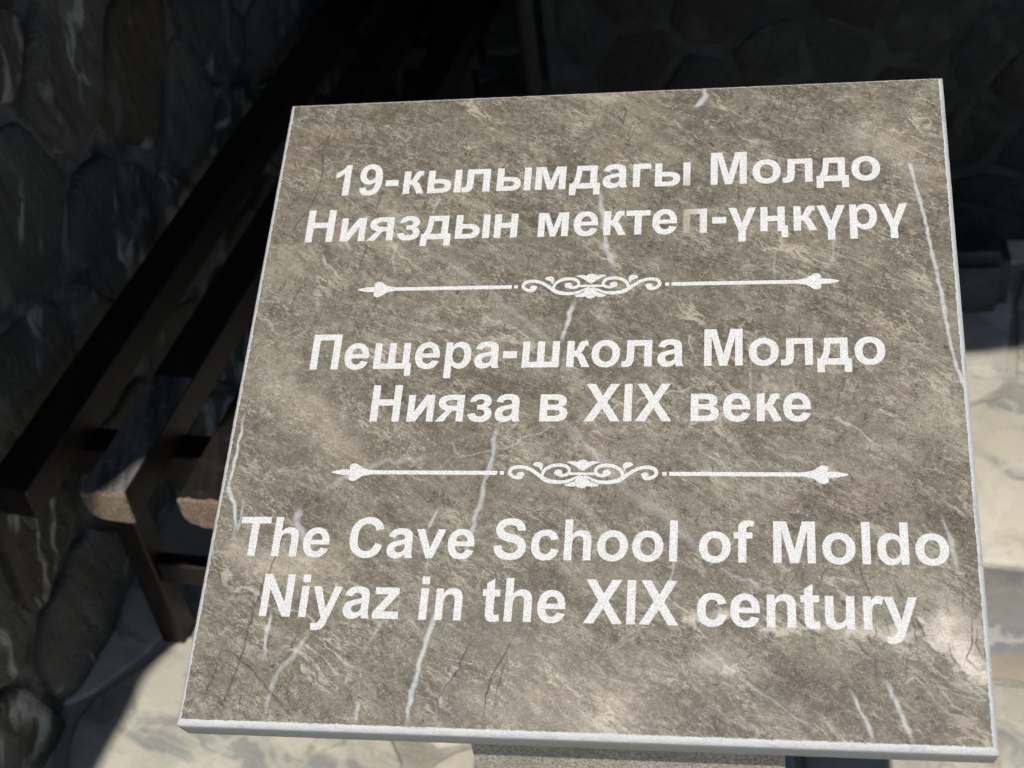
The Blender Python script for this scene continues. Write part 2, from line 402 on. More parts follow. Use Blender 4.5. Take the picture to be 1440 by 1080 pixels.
# ------------------------------------------------------------------ rubble walls
SD = Vector((.325, .946, 0)).normalized(); SP = Vector((.946, -.325, 0)).normalized()   # along / across the bench
def st(s, t, z): return SP * s + SD * t + Vector((0, 0, z))
ROOF_Z = 2.32
lw = empty('stone_wall', st(-1.15, 1.5, 0)); tag(lw, 'dark rubble stone wall on the left behind the long bench', 'wall')
def box(p0, ex, ey, ez):
    """8 corners of a box from corner p0 with edge vectors"""
    p0, ex, ey, ez = map(Vector, (p0, ex, ey, ez))
    v = [p0, p0 + ex, p0 + ex + ey, p0 + ey]; v += [q + ez for q in v]
    return v, [(0, 3, 2, 1), (4, 5, 6, 7), (0, 1, 5, 4), (1, 2, 6, 5), (2, 3, 7, 6), (3, 0, 4, 7)]
def part(name, vf, mat, parent, **k):
    vs = [Vector(v) - parent.location for v in vf[0]] if parent is not None else vf[0]
    return mesh_obj(name, vs, vf[1], mat, parent, **k)
part('mortar_core', box(st(-1.55, -.6, -.3), SD * 5.4, SP * .435, (0, 0, ROOF_Z + .3)), M_WMORT, lw)
rw = random.Random(5)
def lf(x, y, h): return st(-1.115 + h, x, y) - lw.location
for poly in voronoi(-.58, 4.7, -.05, 2.28, .24, .21, .011, rw, .49):
    stone('stone', poly, lf, -.01, .020, M_RUB, lw, rw, .03, .016, [(1, 0), (.985, .75), (.93, .98), (.66, 1.0), (.33, 1.0)], .012)

WB = Vector((.974, -.228, 0)).normalized(); WN = Vector((-.228, -.974, 0)).normalized()
W0 = Vector((.15, 2.27, 0))                                                     # left end of the back wall
bw = empty('stone_wall', W0); tag(bw, 'low-lit stone wall in deep shade beyond the top right corner of the slab', 'wall')
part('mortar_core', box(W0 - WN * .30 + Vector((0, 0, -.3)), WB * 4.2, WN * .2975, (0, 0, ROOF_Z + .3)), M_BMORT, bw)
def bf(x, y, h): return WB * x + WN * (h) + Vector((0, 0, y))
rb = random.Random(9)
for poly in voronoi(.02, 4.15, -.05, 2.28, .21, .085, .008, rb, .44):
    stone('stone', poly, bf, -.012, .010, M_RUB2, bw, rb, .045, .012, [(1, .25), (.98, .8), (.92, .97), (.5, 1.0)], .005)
# deep recess left of the post: its far wall
fw = empty('stone_wall', (-1.6, 4.7, 0)); tag(fw, 'black far wall of the recess at the top edge left of the post', 'wall')
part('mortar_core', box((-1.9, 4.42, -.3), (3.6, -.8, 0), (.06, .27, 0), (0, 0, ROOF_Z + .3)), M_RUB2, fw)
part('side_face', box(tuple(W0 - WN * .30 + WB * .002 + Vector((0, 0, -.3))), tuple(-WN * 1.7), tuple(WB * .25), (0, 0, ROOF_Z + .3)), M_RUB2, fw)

# slim steel post at the end of the back wall
pb = W0 + WN * .05 - WB * .02
bm = bmesh.new(); bmesh.ops.create_cone(bm, segments=20, radius1=.015, radius2=.015, depth=ROOF_Z, cap_ends=True)
bmesh.ops.translate(bm, verts=bm.verts, vec=(0, 0, ROOF_Z / 2))
po = empty('steel_post', pb); tag(po, 'slim black upright post at the top edge, left end of the back wall', 'post')
bm_obj('pole', bm, M_STEEL, po, True)
bm = bmesh.new(); bmesh.ops.create_cube(bm, size=1, matrix=Matrix.Diagonal((.09, .09, .008, 1))); bmesh.ops.translate(bm, verts=bm.verts, vec=(0, 0, .004 + .002))
bm_obj('base_plate', bm, M_STEEL, po)

# low block at the foot of the back wall
blk = empty('stone_block', (.65, 1.97, 0)); tag(blk, 'low dark squared stone block on the shaded paving, right of the slab', 'stone block')
bm = bmesh.new(); bmesh.ops.create_cube(bm, size=1, matrix=Matrix.Diagonal((.46, .10, .13, 1)))
bmesh.ops.bevel(bm, geom=bm.edges[:], offset=.02, segments=3, affect='EDGES')
bmesh.ops.rotate(bm, verts=bm.verts, matrix=Matrix.Rotation(R(-13), 3, 'Z')); bmesh.ops.translate(bm, verts=bm.verts, vec=(0, 0, .064))
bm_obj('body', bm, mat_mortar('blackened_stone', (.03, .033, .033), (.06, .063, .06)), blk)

# ------------------------------------------------------------------ bench
be = empty('slatted_bench', st(-.9, 2.4, 0)); tag(be, 'long dark timber slatted bench along the left wall with worn sawn ends', 'bench')
BZ = .45
def plank(s0, s1, t0, t1, mat=M_WOOD, grey_top=False):
    """timber with a rounded lower left corner; the near end carries its own end grain part"""
    hgt = .05; r = .026; prof = [(s1, BZ - .0015), (s1 - .0015, BZ), (s0 + .003, BZ), (s0, BZ - .004)]
    for k in range(5):
        an = R(180 + 90 * k / 4); prof.append((s0 + r + r * math.cos(an), BZ - hgt + r + r * .9 * math.sin(an)))
    prof += [(s1 - .002, BZ - hgt), (s1, BZ - hgt + .002)]
    n = len(prof); L = []
    ts = list(np.linspace(t0, t1, 24))
    for t in ts:
        ds = .0015 * noise.noise(Vector((t * 2, s0 * 30, 0))); dz = .002 * noise.noise(Vector((t * 2, s0 * 30, 5)))
        for (s, z) in prof: L.append(st(s + ds, t, z + dz) - be.location)
    F = []
    for k in range(len(ts) - 1):
        for i in range(n):
            j = (i + 1) % n; F.append((k * n + i, k * n + j, (k + 1) * n + j, (k + 1) * n + i))
    F.append(tuple(range((len(ts) - 1) * n, len(ts) * n)))
    o = mesh_obj('plank', L, F, mat, be)
    bm = bmesh.new(); bm.from_mesh(o.data); bmesh.ops.recalc_face_normals(bm, faces=bm.faces)
    if grey_top:
        o.data.materials.append(M_GREY); o['label'] = 'plank with a grey weathered near end, second from the wall'
        for f in bm.faces:
            if f.normal.z > .8 and (f.calc_center_median() + be.location).dot(SD) < 1.27: f.material_index = 1
    bm.to_mesh(o.data); bm.free()
    # end grain, slightly ragged, sub-divided fan
    V, G = [], []
    cx = sum(p[0] for p in prof) / n; cz = sum(p[1] for p in prof) / n
    ring = []
    for i in range(n):
        a_, b_ = prof[i], prof[(i + 1) % n]; k = max(1, int(math.hypot(a_[0] - b_[0], a_[1] - b_[1]) / .006))
        for j in range(k): ring.append((a_[0] + (b_[0] - a_[0]) * j / k, a_[1] + (b_[1] - a_[1]) * j / k))
    m_ = len(ring)
    for (sc, dt) in ((1.0, .002), (1.0, -.001), (.9, -.003)):
        for (s, z) in ring:
            jj = .0008 * noise.noise(Vector((s * 300, z * 300, sc)))
            V.append(st(cx + (s - cx) * sc * (1.004) + jj, t0 + dt + .0012 * noise.noise(Vector((s * 200, z * 200, 2))), cz + (z - cz) * sc * 1.004 + jj) - be.location)
    V.append(st(cx, t0 - .0032, cz) - be.location)
    for q in range(2):
        for i in range(m_): G.append((q * m_ + i, (q + 1) * m_ + i, (q + 1) * m_ + (i + 1) % m_, q * m_ + (i + 1) % m_))
    for i in range(m_): G.append((2 * m_ + i, 3 * m_, 2 * m_ + (i + 1) % m_))
    e_ = mesh_obj('end_grain', V, G, M_END if s0 > -1 else M_RAIL, o)
    return o
for s0, t0 in ((-1.064, 1.045), (-.934, 1.051), (-.804, 1.053)):
    plank(s0, s0 + .062, t0, 3.55, grey_top=abs(s0 + .934) < .001)
def beam(name, s0, s1, t0, t1, z0, z1, mat=M_RAIL):
    bm = bmesh.new()
    v, f = box(st(s0, t0, z0) - be.location, SP * (s1 - s0), SD * (t1 - t0), (0, 0, z1 - z0))
    bv = [bm.verts.new(q) for q in v]
    for q in f: bm.faces.new([bv[i] for i in q])
    bmesh.ops.bevel(bm, geom=bm.edges[:], offset=.002, segments=1, affect='EDGES')
    return bm_obj(name, bm, mat, be)
for t in (1.17, 2.27, 3.37):
    beam('cross_beam', -1.06, -.745, t, t + .045, .352, .3985)
    for s in (-1.012, -.80):
        beam('leg', s, s + .036, t + .002, t + .043, .0005, .351)
    beam('stretcher', -.975, -.801, t + .010, t + .034, .13, .17)

# ------------------------------------------------------------------ unseen roof, added and shaped to shade bench and walls
def to_roof(x, y, z=0.0):
    k = (ROOF_Z - z) / -LDIR.z
    return (x - LDIR.x * k, y - LDIR.y * k)
shade = [(-1.25, -.6), (-.86, .55), (-.72, .98), (-.672, 1.14), (-.642, 1.232), (-.618, 1.31), (-.600, 1.372), (-.572, 1.415), (-.538, 1.455), (-.475, 1.51), (-.405, 1.575), (-.30, 1.62), (-.153, 1.80),
         (.10, 1.88), (.47, 1.865), (.7665, 1.792), (.861, 1.784), (1.2, 1.70), (1.9, 1.55), (3.2, 1.4)]
edge = []
for i in range(len(shade) - 1):
    p, q = shade[i], shade[i + 1]; k = max(1, int(math.hypot(q[0] - p[0], q[1] - p[1]) / .03))
    for j in range(k):
        t = j / k; x, y = p[0] + (q[0] - p[0]) * t, p[1] + (q[1] - p[1]) * t
        d = .007 * noise.noise(Vector((x * 13, y * 13, 0))) + .003 * noise.noise(Vector((x * 50, y * 50, 0)))
        edge.append(to_roof(x + d, y - d))
edge += [to_roof(3.2, 1.4), (4.2, 3.0), (4.2, 6.5), (-3.5, 6.5), (-3.5, -1.5)]
def curve_mesh(loops, extrude):
    cd = bpy.data.curves.new('tmp', 'CURVE'); cd.dimensions = '2D'; cd.fill_mode = 'BOTH'; cd.extrude = extrude
    for lp in loops:
        s = cd.splines.new('POLY'); s.points.add(len(lp) - 1); s.use_cyclic_u = True
        s.points.foreach_set('co', [c for (x, y) in lp for c in (x, y, 0, 1)])
    o = bpy.data.objects.new('tmp', cd); COL.objects.link(o)
    dg = bpy.context.evaluated_depsgraph_get()
    me = bpy.data.meshes.new_from_object(o.evaluated_get(dg)); bpy.data.objects.remove(o); bpy.data.curves.remove(cd)
    return me
from mathutils.geometry import delaunay_2d_cdt
def inside(p, poly):
    c = False
    for i in range(len(poly)):
        a_, b_ = poly[i], poly[i - 1]
        if (a_[1] > p[1]) != (b_[1] > p[1]) and p[0] < (b_[0] - a_[0]) * (p[1] - a_[1]) / (b_[1] - a_[1]) + a_[0]: c = not c
    return c
_ne = len(edge)
_ed = [(i, (i + 1) % _ne) for i in range(_ne)]
_vv, _, _ff, _, _, _ = delaunay_2d_cdt([Vector(p) for p in edge], _ed, [], 0, 1e-6)
_ff = [f for f in _ff if (lambda c_: inside(c_, edge))(tuple(sum((_vv[i] for i in f), Vector((0, 0))) / len(f)))]
bm = bmesh.new(); _bv = [bm.verts.new((v.x, v.y, ROOF_Z + .006)) for v in _vv]
for f in _ff: bm.faces.new([_bv[i] for i in f])
_ex = bmesh.ops.extrude_face_region(bm, geom=bm.faces[:])
bmesh.ops.translate(bm, verts=[v for v in _ex['geom'] if isinstance(v, bmesh.types.BMVert)], vec=(0, 0, .012))
ro = bm_obj('unseen_shade_roof', bm, M_ROOF)
tag(ro, 'dark unseen roof sheet, added overhead and shaped to shade the bench and the stone walls', 'roof')

# ------------------------------------------------------------------ the sign: slab on a pedestal
C0 = Vector((0.0623675, 0.8919219, 0.8466212))                       # centre of the slab's upper face
TH = .029; HW, HH = .300, .2985; CH = .0040
SK = .9; ZG = 1.6 - 1.6 / SK                                         # sign modelled at 1/0.9 size, ground at ZG in its own frame
sign = empty('stone_sign', Vector((C0.x, C0.y + .03, ZG)))
tag(sign, 'brown marble slab sign with white lettering in three languages on a stone pedestal', 'sign')
FR = Matrix((_U, _V, _N)).transposed().to_4x4(); FR.translation = C0 - sign.location
def on_slab(px, py, n=0.0):
    d = ray(px, py); k = ((C0 + _N * n - CAM).dot(_N)) / d.dot(_N)
    q = CAM + d * k - C0
    return q.dot(_U), q.dot(_V)

# painted-in-stone marks: white veins, dark cracks, pale patches with sun reflection painted in (as colour, given along lines)
NG = 760
xs = np.linspace(-HW + CH, HW - CH, NG); ys = np.linspace(-HH + CH, HH - CH, NG)
GX, GY = np.meshgrid(xs, ys)                                          # row = y
tonem = np.zeros((NG, NG)); vein = np.zeros((NG, NG)); crack = np.zeros((NG, NG)); patch = np.zeros((NG, NG))
def subdiv(pts, step, wob, seed):
    r_ = random.Random(seed); out = []
    for i in range(len(pts) - 1):
        (x0, y0, w0), (x1, y1, w1) = pts[i], pts[i + 1]
        L = math.hypot(x1 - x0, y1 - y0); k = max(1, int(L / step))
        for j in range(k):
            t = j / k; out.append((x0 + (x1 - x0) * t + r_.uniform(-wob, wob), y0 + (y1 - y0) * t + r_.uniform(-wob, wob), w0 + (w1 - w0) * t))
    out.append(pts[-1]); return out
def stroke(arr, pix, width, val, wob=.0006, soft=.6, seed=0, tap=True):
    pts = [on_slab(*p[:2]) + ((p[2] if len(p) > 2 else 1.0),) for p in pix]
    pts = subdiv(pts, .005, wob * 1.5, seed)
    _r = random.Random(seed + 999); pts = [(x, y, w_ * _r.uniform(.6, 1.35)) for (x, y, w_) in pts]
    n = len(pts)
    for i in range(n - 1):
        (x0, y0, w0), (x1, y1, w1) = pts[i], pts[i + 1]
        m_ = width * 2.6 + .003
        i0 = np.searchsorted(xs, min(x0, x1) - m_); i1 = np.searchsorted(xs, max(x0, x1) + m_)
        j0 = np.searchsorted(ys, min(y0, y1) - m_); j1 = np.searchsorted(ys, max(y0, y1) + m_)
        if i1 <= i0 or j1 <= j0: continue
        sx, sy = GX[j0:j1, i0:i1], GY[j0:j1, i0:i1]
        dx, dy = x1 - x0, y1 - y0; L2 = dx * dx + dy * dy + 1e-12
        t = np.clip(((sx - x0) * dx + (sy - y0) * dy) / L2, 0, 1)
        d = np.hypot(sx - x0 - t * dx, sy - y0 - t * dy)
        ww = width * (w0 + (w1 - w0) * t) * .5
        f = np.clip(1 - (d - ww * (1 - soft)) / (ww * 2 * soft + 1e-6), 0, 1); f = f * f * (3 - 2 * f)
        tp = 1.0
        if tap:
            gpos = (i + t) / (n - 1); tp = np.clip(np.minimum(gpos, 1 - gpos) * 6, 0.25, 1)
        arr[j0:j1, i0:i1] = np.maximum(arr[j0:j1, i0:i1], f * val * tp)
mm = .00058                                                            # about one photo pixel on the slab, in metres
S_ = lambda pix, wpx, val, **k: stroke(vein, pix, wpx * mm * .9, val * .84, **k)
S_([(1280, 232), (1287, 258), (1300, 305), (1313, 365), (1323, 410), (1329, 442), (1337, 485), (1346, 518), (1357, 545)], 5, .85, seed=1, wob=.0003, tap=False)
S_([(991, 122), (992, 135), (984, 145), (974, 153)], 8, .7, seed=2)
S_([(842, 262), (845, 280), (849, 310), (852, 345), (862, 379)], 8, .62, seed=3)
S_([(808, 424, 1.2), (802, 440), (797, 455), (790, 480)], 7, .85, seed=4)
S_([(702, 592), (696, 610), (692, 640), (689, 655), (680, 685), (674, 712), (668, 730), (660, 765), (650, 797)], 6, .60, seed=5)
S_([(622, 845), (612, 868), (600, 900), (590, 932), (582, 962), (577, 985), (573, 1005), (570, 1026)], 6, .80, seed=6)
S_([(382, 858), (377, 885), (374, 905), (372, 925)], 6, .75, seed=7)
S_([(432, 893), (418, 915), (396, 938), (387, 955), (377, 985), (372, 1012)], 6, .42, seed=8)
S_([(345, 580, .5), (332, 640, .7), (321, 690), (331, 708, 1.3), (331, 738), (329, 757)], 6, .95, seed=9)
S_([(342, 708), (338, 728), (333, 748)], 4, .6, seed=10)
S_([(422, 712), (416, 732, 1.8), (428, 755, 1.5), (440, 768)], 7, .55, seed=11)
S_([(505, 985), (501, 1000), (500, 1016)], 7, .60, seed=12)
S_([(1196, 970), (1203, 985), (1213, 1003), (1222, 1022), (1230, 1044)], 5, .75, seed=13)
S_([(1246, 958), (1255, 978), (1265, 998), (1275, 1020), (1283, 1043)], 5, .72, seed=14)
S_([(1322, 722, .5), (1329, 742, .8), (1337, 762), (1343, 785), (1349, 806)], 6, .55, seed=15)
S_([(618, 713), (610, 728), (602, 744)], 4, .6, seed=16)
S_([(570, 345), (560, 332), (556, 318)], 3, .4, seed=17)
S_([(620, 278), (612, 290), (608, 302)], 4, .42, seed=18)
S_([(560, 340), (553, 360), (556, 385)], 3, .3, seed=19)
S_([(1284, 952), (1272, 962)], 3, .5, seed=20)
S_([(946, 765), (948, 790), (944, 812), (938, 830)], 2.4, .55, seed=21)
S_([(968, 470), (970, 482), (974, 495)], 2, .7, seed=22)
S_([(565, 842), (540, 868), (520, 905)], 5, .25, seed=23)
S_([(570, 335), (655, 385), (700, 420), (738, 452), (800, 500)], 9, .17, wob=.001, seed=24)
S_([(793, 598), (838, 640), (886, 693), (935, 725), (1000, 792)], 11, .20, wob=.001, seed=25)
S_([(994, 908), (1041, 955), (1101, 996), (1162, 1037)], 3, .38, wob=.0006, seed=26)
S_([(1000, 795), (1060, 820), (1105, 842), (1140, 862)], 5, .28, wob=.002, seed=27)
S_([(1056, 470), (1057, 520), (1056, 560)], 3, .25, seed=28)
S_([(620, 610), (650, 640), (700, 632), (760, 608), (812, 592)], 3, .30, wob=.002, seed=29)
S_([(812, 592), (870, 572), (930, 555), (1000, 540)], 2.5, .42, wob=.0015, seed=30)
S_([(455, 690), (490, 672), (530, 650), (610, 645)], 8, .28, wob=.002, seed=31)
S_([(1090, 395), (1088, 350)], 3, .3, seed=32); S_([(1172, 330), (1170, 375)], 3, .3, seed=33)
S_([(640, 930), (622, 975), (612, 1010)], 8, .22, seed=34)
K_ = lambda pix, val=.8, wpx=1.7, **k: stroke(crack, pix, wpx * 1.0 * mm, min(1, val * 1.35), wob=.0006, soft=.75, **k)
K_([(401, 730), (399, 750), (390, 775), (380, 800), (368, 828), (358, 855), (348, 890), (341, 920), (330, 950), (318, 980), (290, 1014)], .62, 2.0, seed=41)
K_([(314, 906), (306, 930), (298, 955), (289, 978)], .7, seed=42); K_([(314, 908), (335, 925), (357, 945), (382, 975), (407, 1004)], .75, seed=43)
K_([(664, 895), (645, 940), (628, 965), (616, 982), (615, 1010), (610, 1022)], .75, seed=44)
K_([(726, 890), (705, 930), (688, 958), (682, 990), (679, 1022)], .8, seed=45); K_([(712, 925), (701, 965), (693, 1000)], .5, seed=46)
K_([(472, 190), (455, 208), (453, 244), (446, 270), (436, 292), (414, 320), (400, 338)], .6, seed=47)
K_([(493, 270), (492, 285), (489, 303)], .6, seed=48); K_([(519, 338), (512, 360), (502, 386)], .6, seed=49)
K_([(540, 264), (533, 285), (527, 298)], .5, seed=50); K_([(1208, 790), (1214, 812), (1223, 840)], .7, seed=51)
K_([(1254, 812), (1264, 832), (1270, 845)], .5, seed=52)
for i, q in enumerate([[(1367, 868), (1368, 885), (1366, 905), (1358, 932)], [(1374, 882), (1373, 905), (1380, 920), (1384, 930)], [(1384, 885), (1387, 905), (1386, 925), (1392, 942)],
        [(1283, 870), (1286, 885), (1291, 905)], [(1286, 869), (1297, 885), (1302, 900)], [(1334, 905), (1337, 922), (1345, 938)], [(1358, 925), (1370, 935), (1378, 945)],
        [(1340, 925), (1352, 940)], [(1205, 900), (1212, 915), (1225, 925)], [(1230, 880), (1234, 892), (1228, 900)], [(1218, 893), (1226, 905)]]): K_(q, .75, 1.5, seed=60 + i)
rk = random.Random(77)
for i in range(46):                                                    # scattered steep hairline cracks
    x, y = rk.uniform(270, 1380), rk.uniform(180, 1030); L = rk.uniform(10, 45); dx = rk.uniform(-.35, .05) if x < 850 else rk.uniform(-.1, .35)
    K_([(x, y), (x + dx * L * .5, y + L * .5), (x + dx * L + rk.uniform(-3, 3), y + L)], rk.uniform(.35, .7), rk.uniform(1.0, 1.6), seed=100 + i)
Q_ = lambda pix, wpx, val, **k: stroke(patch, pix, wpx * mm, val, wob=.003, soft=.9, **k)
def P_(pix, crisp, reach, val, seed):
    """pale mineral and painted sun reflection inside an outline, strongest along its crisp edge and fading away from it"""
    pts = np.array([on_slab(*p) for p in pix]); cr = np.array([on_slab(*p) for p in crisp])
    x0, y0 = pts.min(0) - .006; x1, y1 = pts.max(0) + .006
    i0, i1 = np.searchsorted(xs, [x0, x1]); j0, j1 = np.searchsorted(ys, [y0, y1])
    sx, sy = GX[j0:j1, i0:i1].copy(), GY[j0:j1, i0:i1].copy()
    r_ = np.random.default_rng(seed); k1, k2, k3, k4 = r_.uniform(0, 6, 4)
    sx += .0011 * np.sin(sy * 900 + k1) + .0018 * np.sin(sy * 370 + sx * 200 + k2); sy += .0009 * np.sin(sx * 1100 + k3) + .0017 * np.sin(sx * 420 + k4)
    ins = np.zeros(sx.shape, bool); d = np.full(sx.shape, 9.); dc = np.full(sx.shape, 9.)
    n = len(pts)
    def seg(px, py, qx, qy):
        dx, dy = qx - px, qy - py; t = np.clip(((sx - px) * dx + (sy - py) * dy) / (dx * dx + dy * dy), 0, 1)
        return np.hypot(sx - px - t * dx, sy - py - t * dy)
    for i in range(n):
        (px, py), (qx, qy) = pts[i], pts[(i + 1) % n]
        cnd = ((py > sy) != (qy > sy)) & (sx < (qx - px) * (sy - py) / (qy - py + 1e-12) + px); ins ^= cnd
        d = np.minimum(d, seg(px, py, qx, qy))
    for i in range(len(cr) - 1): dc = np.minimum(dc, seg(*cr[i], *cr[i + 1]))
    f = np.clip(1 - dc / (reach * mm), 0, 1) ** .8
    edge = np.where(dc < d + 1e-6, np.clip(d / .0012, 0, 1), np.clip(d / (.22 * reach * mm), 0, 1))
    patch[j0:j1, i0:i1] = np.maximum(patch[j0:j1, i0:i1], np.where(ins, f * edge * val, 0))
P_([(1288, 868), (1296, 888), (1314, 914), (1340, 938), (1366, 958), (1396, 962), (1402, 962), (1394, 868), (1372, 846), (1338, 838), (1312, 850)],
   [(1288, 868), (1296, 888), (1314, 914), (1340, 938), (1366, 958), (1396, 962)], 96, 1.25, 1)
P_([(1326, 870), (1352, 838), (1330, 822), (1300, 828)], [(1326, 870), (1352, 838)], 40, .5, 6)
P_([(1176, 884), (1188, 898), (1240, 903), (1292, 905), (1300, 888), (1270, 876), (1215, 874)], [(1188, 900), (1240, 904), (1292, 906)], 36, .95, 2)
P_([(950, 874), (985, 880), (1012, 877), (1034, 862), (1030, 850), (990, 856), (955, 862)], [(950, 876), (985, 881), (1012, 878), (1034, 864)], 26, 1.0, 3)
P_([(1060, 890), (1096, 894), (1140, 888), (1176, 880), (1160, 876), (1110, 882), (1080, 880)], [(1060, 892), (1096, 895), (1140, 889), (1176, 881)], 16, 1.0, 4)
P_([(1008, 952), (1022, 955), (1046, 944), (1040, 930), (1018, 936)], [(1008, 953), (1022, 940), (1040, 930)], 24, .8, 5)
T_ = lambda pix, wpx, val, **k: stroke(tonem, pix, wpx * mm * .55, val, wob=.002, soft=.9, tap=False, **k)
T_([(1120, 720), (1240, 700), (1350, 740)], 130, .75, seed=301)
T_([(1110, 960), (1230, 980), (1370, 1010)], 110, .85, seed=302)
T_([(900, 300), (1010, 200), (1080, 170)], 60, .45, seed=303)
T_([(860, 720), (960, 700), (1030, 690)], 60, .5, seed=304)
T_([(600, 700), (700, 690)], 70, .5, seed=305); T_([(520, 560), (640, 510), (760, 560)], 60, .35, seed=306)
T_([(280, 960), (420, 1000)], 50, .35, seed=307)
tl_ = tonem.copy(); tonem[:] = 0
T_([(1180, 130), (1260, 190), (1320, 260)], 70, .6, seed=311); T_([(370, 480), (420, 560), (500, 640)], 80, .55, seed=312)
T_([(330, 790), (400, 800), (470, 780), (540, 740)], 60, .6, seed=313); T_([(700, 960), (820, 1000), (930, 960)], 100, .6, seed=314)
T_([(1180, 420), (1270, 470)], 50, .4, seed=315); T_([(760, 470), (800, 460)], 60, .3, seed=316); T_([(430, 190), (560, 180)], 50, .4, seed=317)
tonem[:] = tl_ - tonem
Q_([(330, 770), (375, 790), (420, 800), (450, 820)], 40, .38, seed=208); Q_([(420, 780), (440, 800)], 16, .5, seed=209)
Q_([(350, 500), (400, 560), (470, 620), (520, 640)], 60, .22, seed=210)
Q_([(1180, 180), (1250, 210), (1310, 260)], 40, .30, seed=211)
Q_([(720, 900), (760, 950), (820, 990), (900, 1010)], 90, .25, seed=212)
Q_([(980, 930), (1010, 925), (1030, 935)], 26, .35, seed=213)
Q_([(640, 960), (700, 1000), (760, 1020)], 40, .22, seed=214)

# slab mesh: fine grid face + chamfer + sides + back
jag = rng.normal(0, .00028, (4, NG)); jag = (jag + np.roll(jag, 1, 1) + np.roll(jag, 2, 1)) / 2.6 - .0001 * np.array([[-1], [1], [1], [-1]])
VX, VY = GX.copy(), GY.copy(); VZ = np.zeros_like(VX)
VY[0, :] += jag[0]; VX[:, -1] += jag[1]; VY[-1, :] += jag[2]; VX[:, 0] += jag[3]
verts = np.stack([VX, VY, VZ], -1).reshape(-1, 3)
idx = np.arange(NG * NG).reshape(NG, NG)
q = np.stack([idx[:-1, :-1], idx[:-1, 1:], idx[1:, 1:], idx[1:, :-1]], -1).reshape(-1, 4)
loop = np.concatenate([idx[0, :-1], idx[:-1, -1], idx[-1, :0:-1], idx[:0:-1, 0]])
nl = len(loop)
rings = []; cur = NG * NG; allv = [verts]
rr = rng.normal(0, 1, (3, nl))
_k = np.exp(-(np.arange(-9, 10) / 3.5) ** 2); _k /= np.sqrt((_k ** 2).sum())
rr = np.array([np.convolve(np.concatenate([r_[-9:], r_, r_[:9]]), _k, 'valid') for r_ in rr]) * .75 + rr * .30
base = np.stack([GX, GY, 0 * GX], -1).reshape(-1, 3)[loop]
px_ = np.clip(base[:, 0] / (HW - CH), -1, 1); py_ = np.clip(base[:, 1] / (HH - CH), -1, 1)
def ringv(expand, z, jn, jz, k):
    v = np.zeros((nl, 3)); onx = np.abs(px_) > .9995; ony = np.abs(py_) > .9995
    v[:, 0] = base[:, 0] + np.where(onx, np.sign(px_) * expand, 0) + 0 * px_
    v[:, 1] = base[:, 1] + np.where(ony, np.sign(py_) * expand, 0)
    v[:, 0] += np.where(onx, np.sign(px_) * rr[k] * jn, 0); v[:, 1] += np.where(ony, np.sign(py_) * rr[k] * jn, 0)
    v[:, 2] = z + rr[(k + 1) % 3] * jz
    return v
allv.append(ringv(CH, -CH * .95, .00003, .00012, 0)); allv.append(ringv(CH + .0001, -CH - .0014, .000012, .00010, 1)); allv.append(ringv(CH - .0004, -TH, .00001, .00022, 2))
verts = np.concatenate(allv)
r0 = loop; r1 = np.arange(nl) + NG * NG; r2 = r1 + nl; r3 = r2 + nl
def band(a_, b_): return np.stack([a_, b_, np.roll(b_, -1), np.roll(a_, -1)], -1)
quads = np.concatenate([q, band(r0, r1), band(r1, r2), band(r2, r3)])
me = bpy.data.meshes.new('slab')
nq = len(quads); me.vertices.add(len(verts)); me.vertices.foreach_set('co', verts.astype('f').ravel())
me.loops.add(nq * 4 + nl); me.polygons.add(nq + 1)
me.loops.foreach_set('vertex_index', np.concatenate([quads.ravel(), r3[::-1]]).astype('i'))
me.polygons.foreach_set('loop_start', np.concatenate([np.arange(nq) * 4, [nq * 4]]).astype('i'))
mi = np.zeros(nq + 1, 'i'); mi[len(q):] = 1
me.materials.append(M_FACE); me.materials.append(M_SAWN)
me.polygons.foreach_set('material_index', mi); me.update(calc_edges=True); me.validate()
ca_ = me.attributes.new('marks', 'FLOAT_COLOR', 'POINT')
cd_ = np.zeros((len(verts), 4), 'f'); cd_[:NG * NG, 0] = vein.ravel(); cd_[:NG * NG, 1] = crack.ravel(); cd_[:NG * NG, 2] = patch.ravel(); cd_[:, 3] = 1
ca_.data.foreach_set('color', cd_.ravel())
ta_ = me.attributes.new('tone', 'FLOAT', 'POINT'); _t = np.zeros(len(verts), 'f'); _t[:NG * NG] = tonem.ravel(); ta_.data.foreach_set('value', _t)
slab = link(bpy.data.objects.new('slab', me), sign); slab.matrix_basis = FR

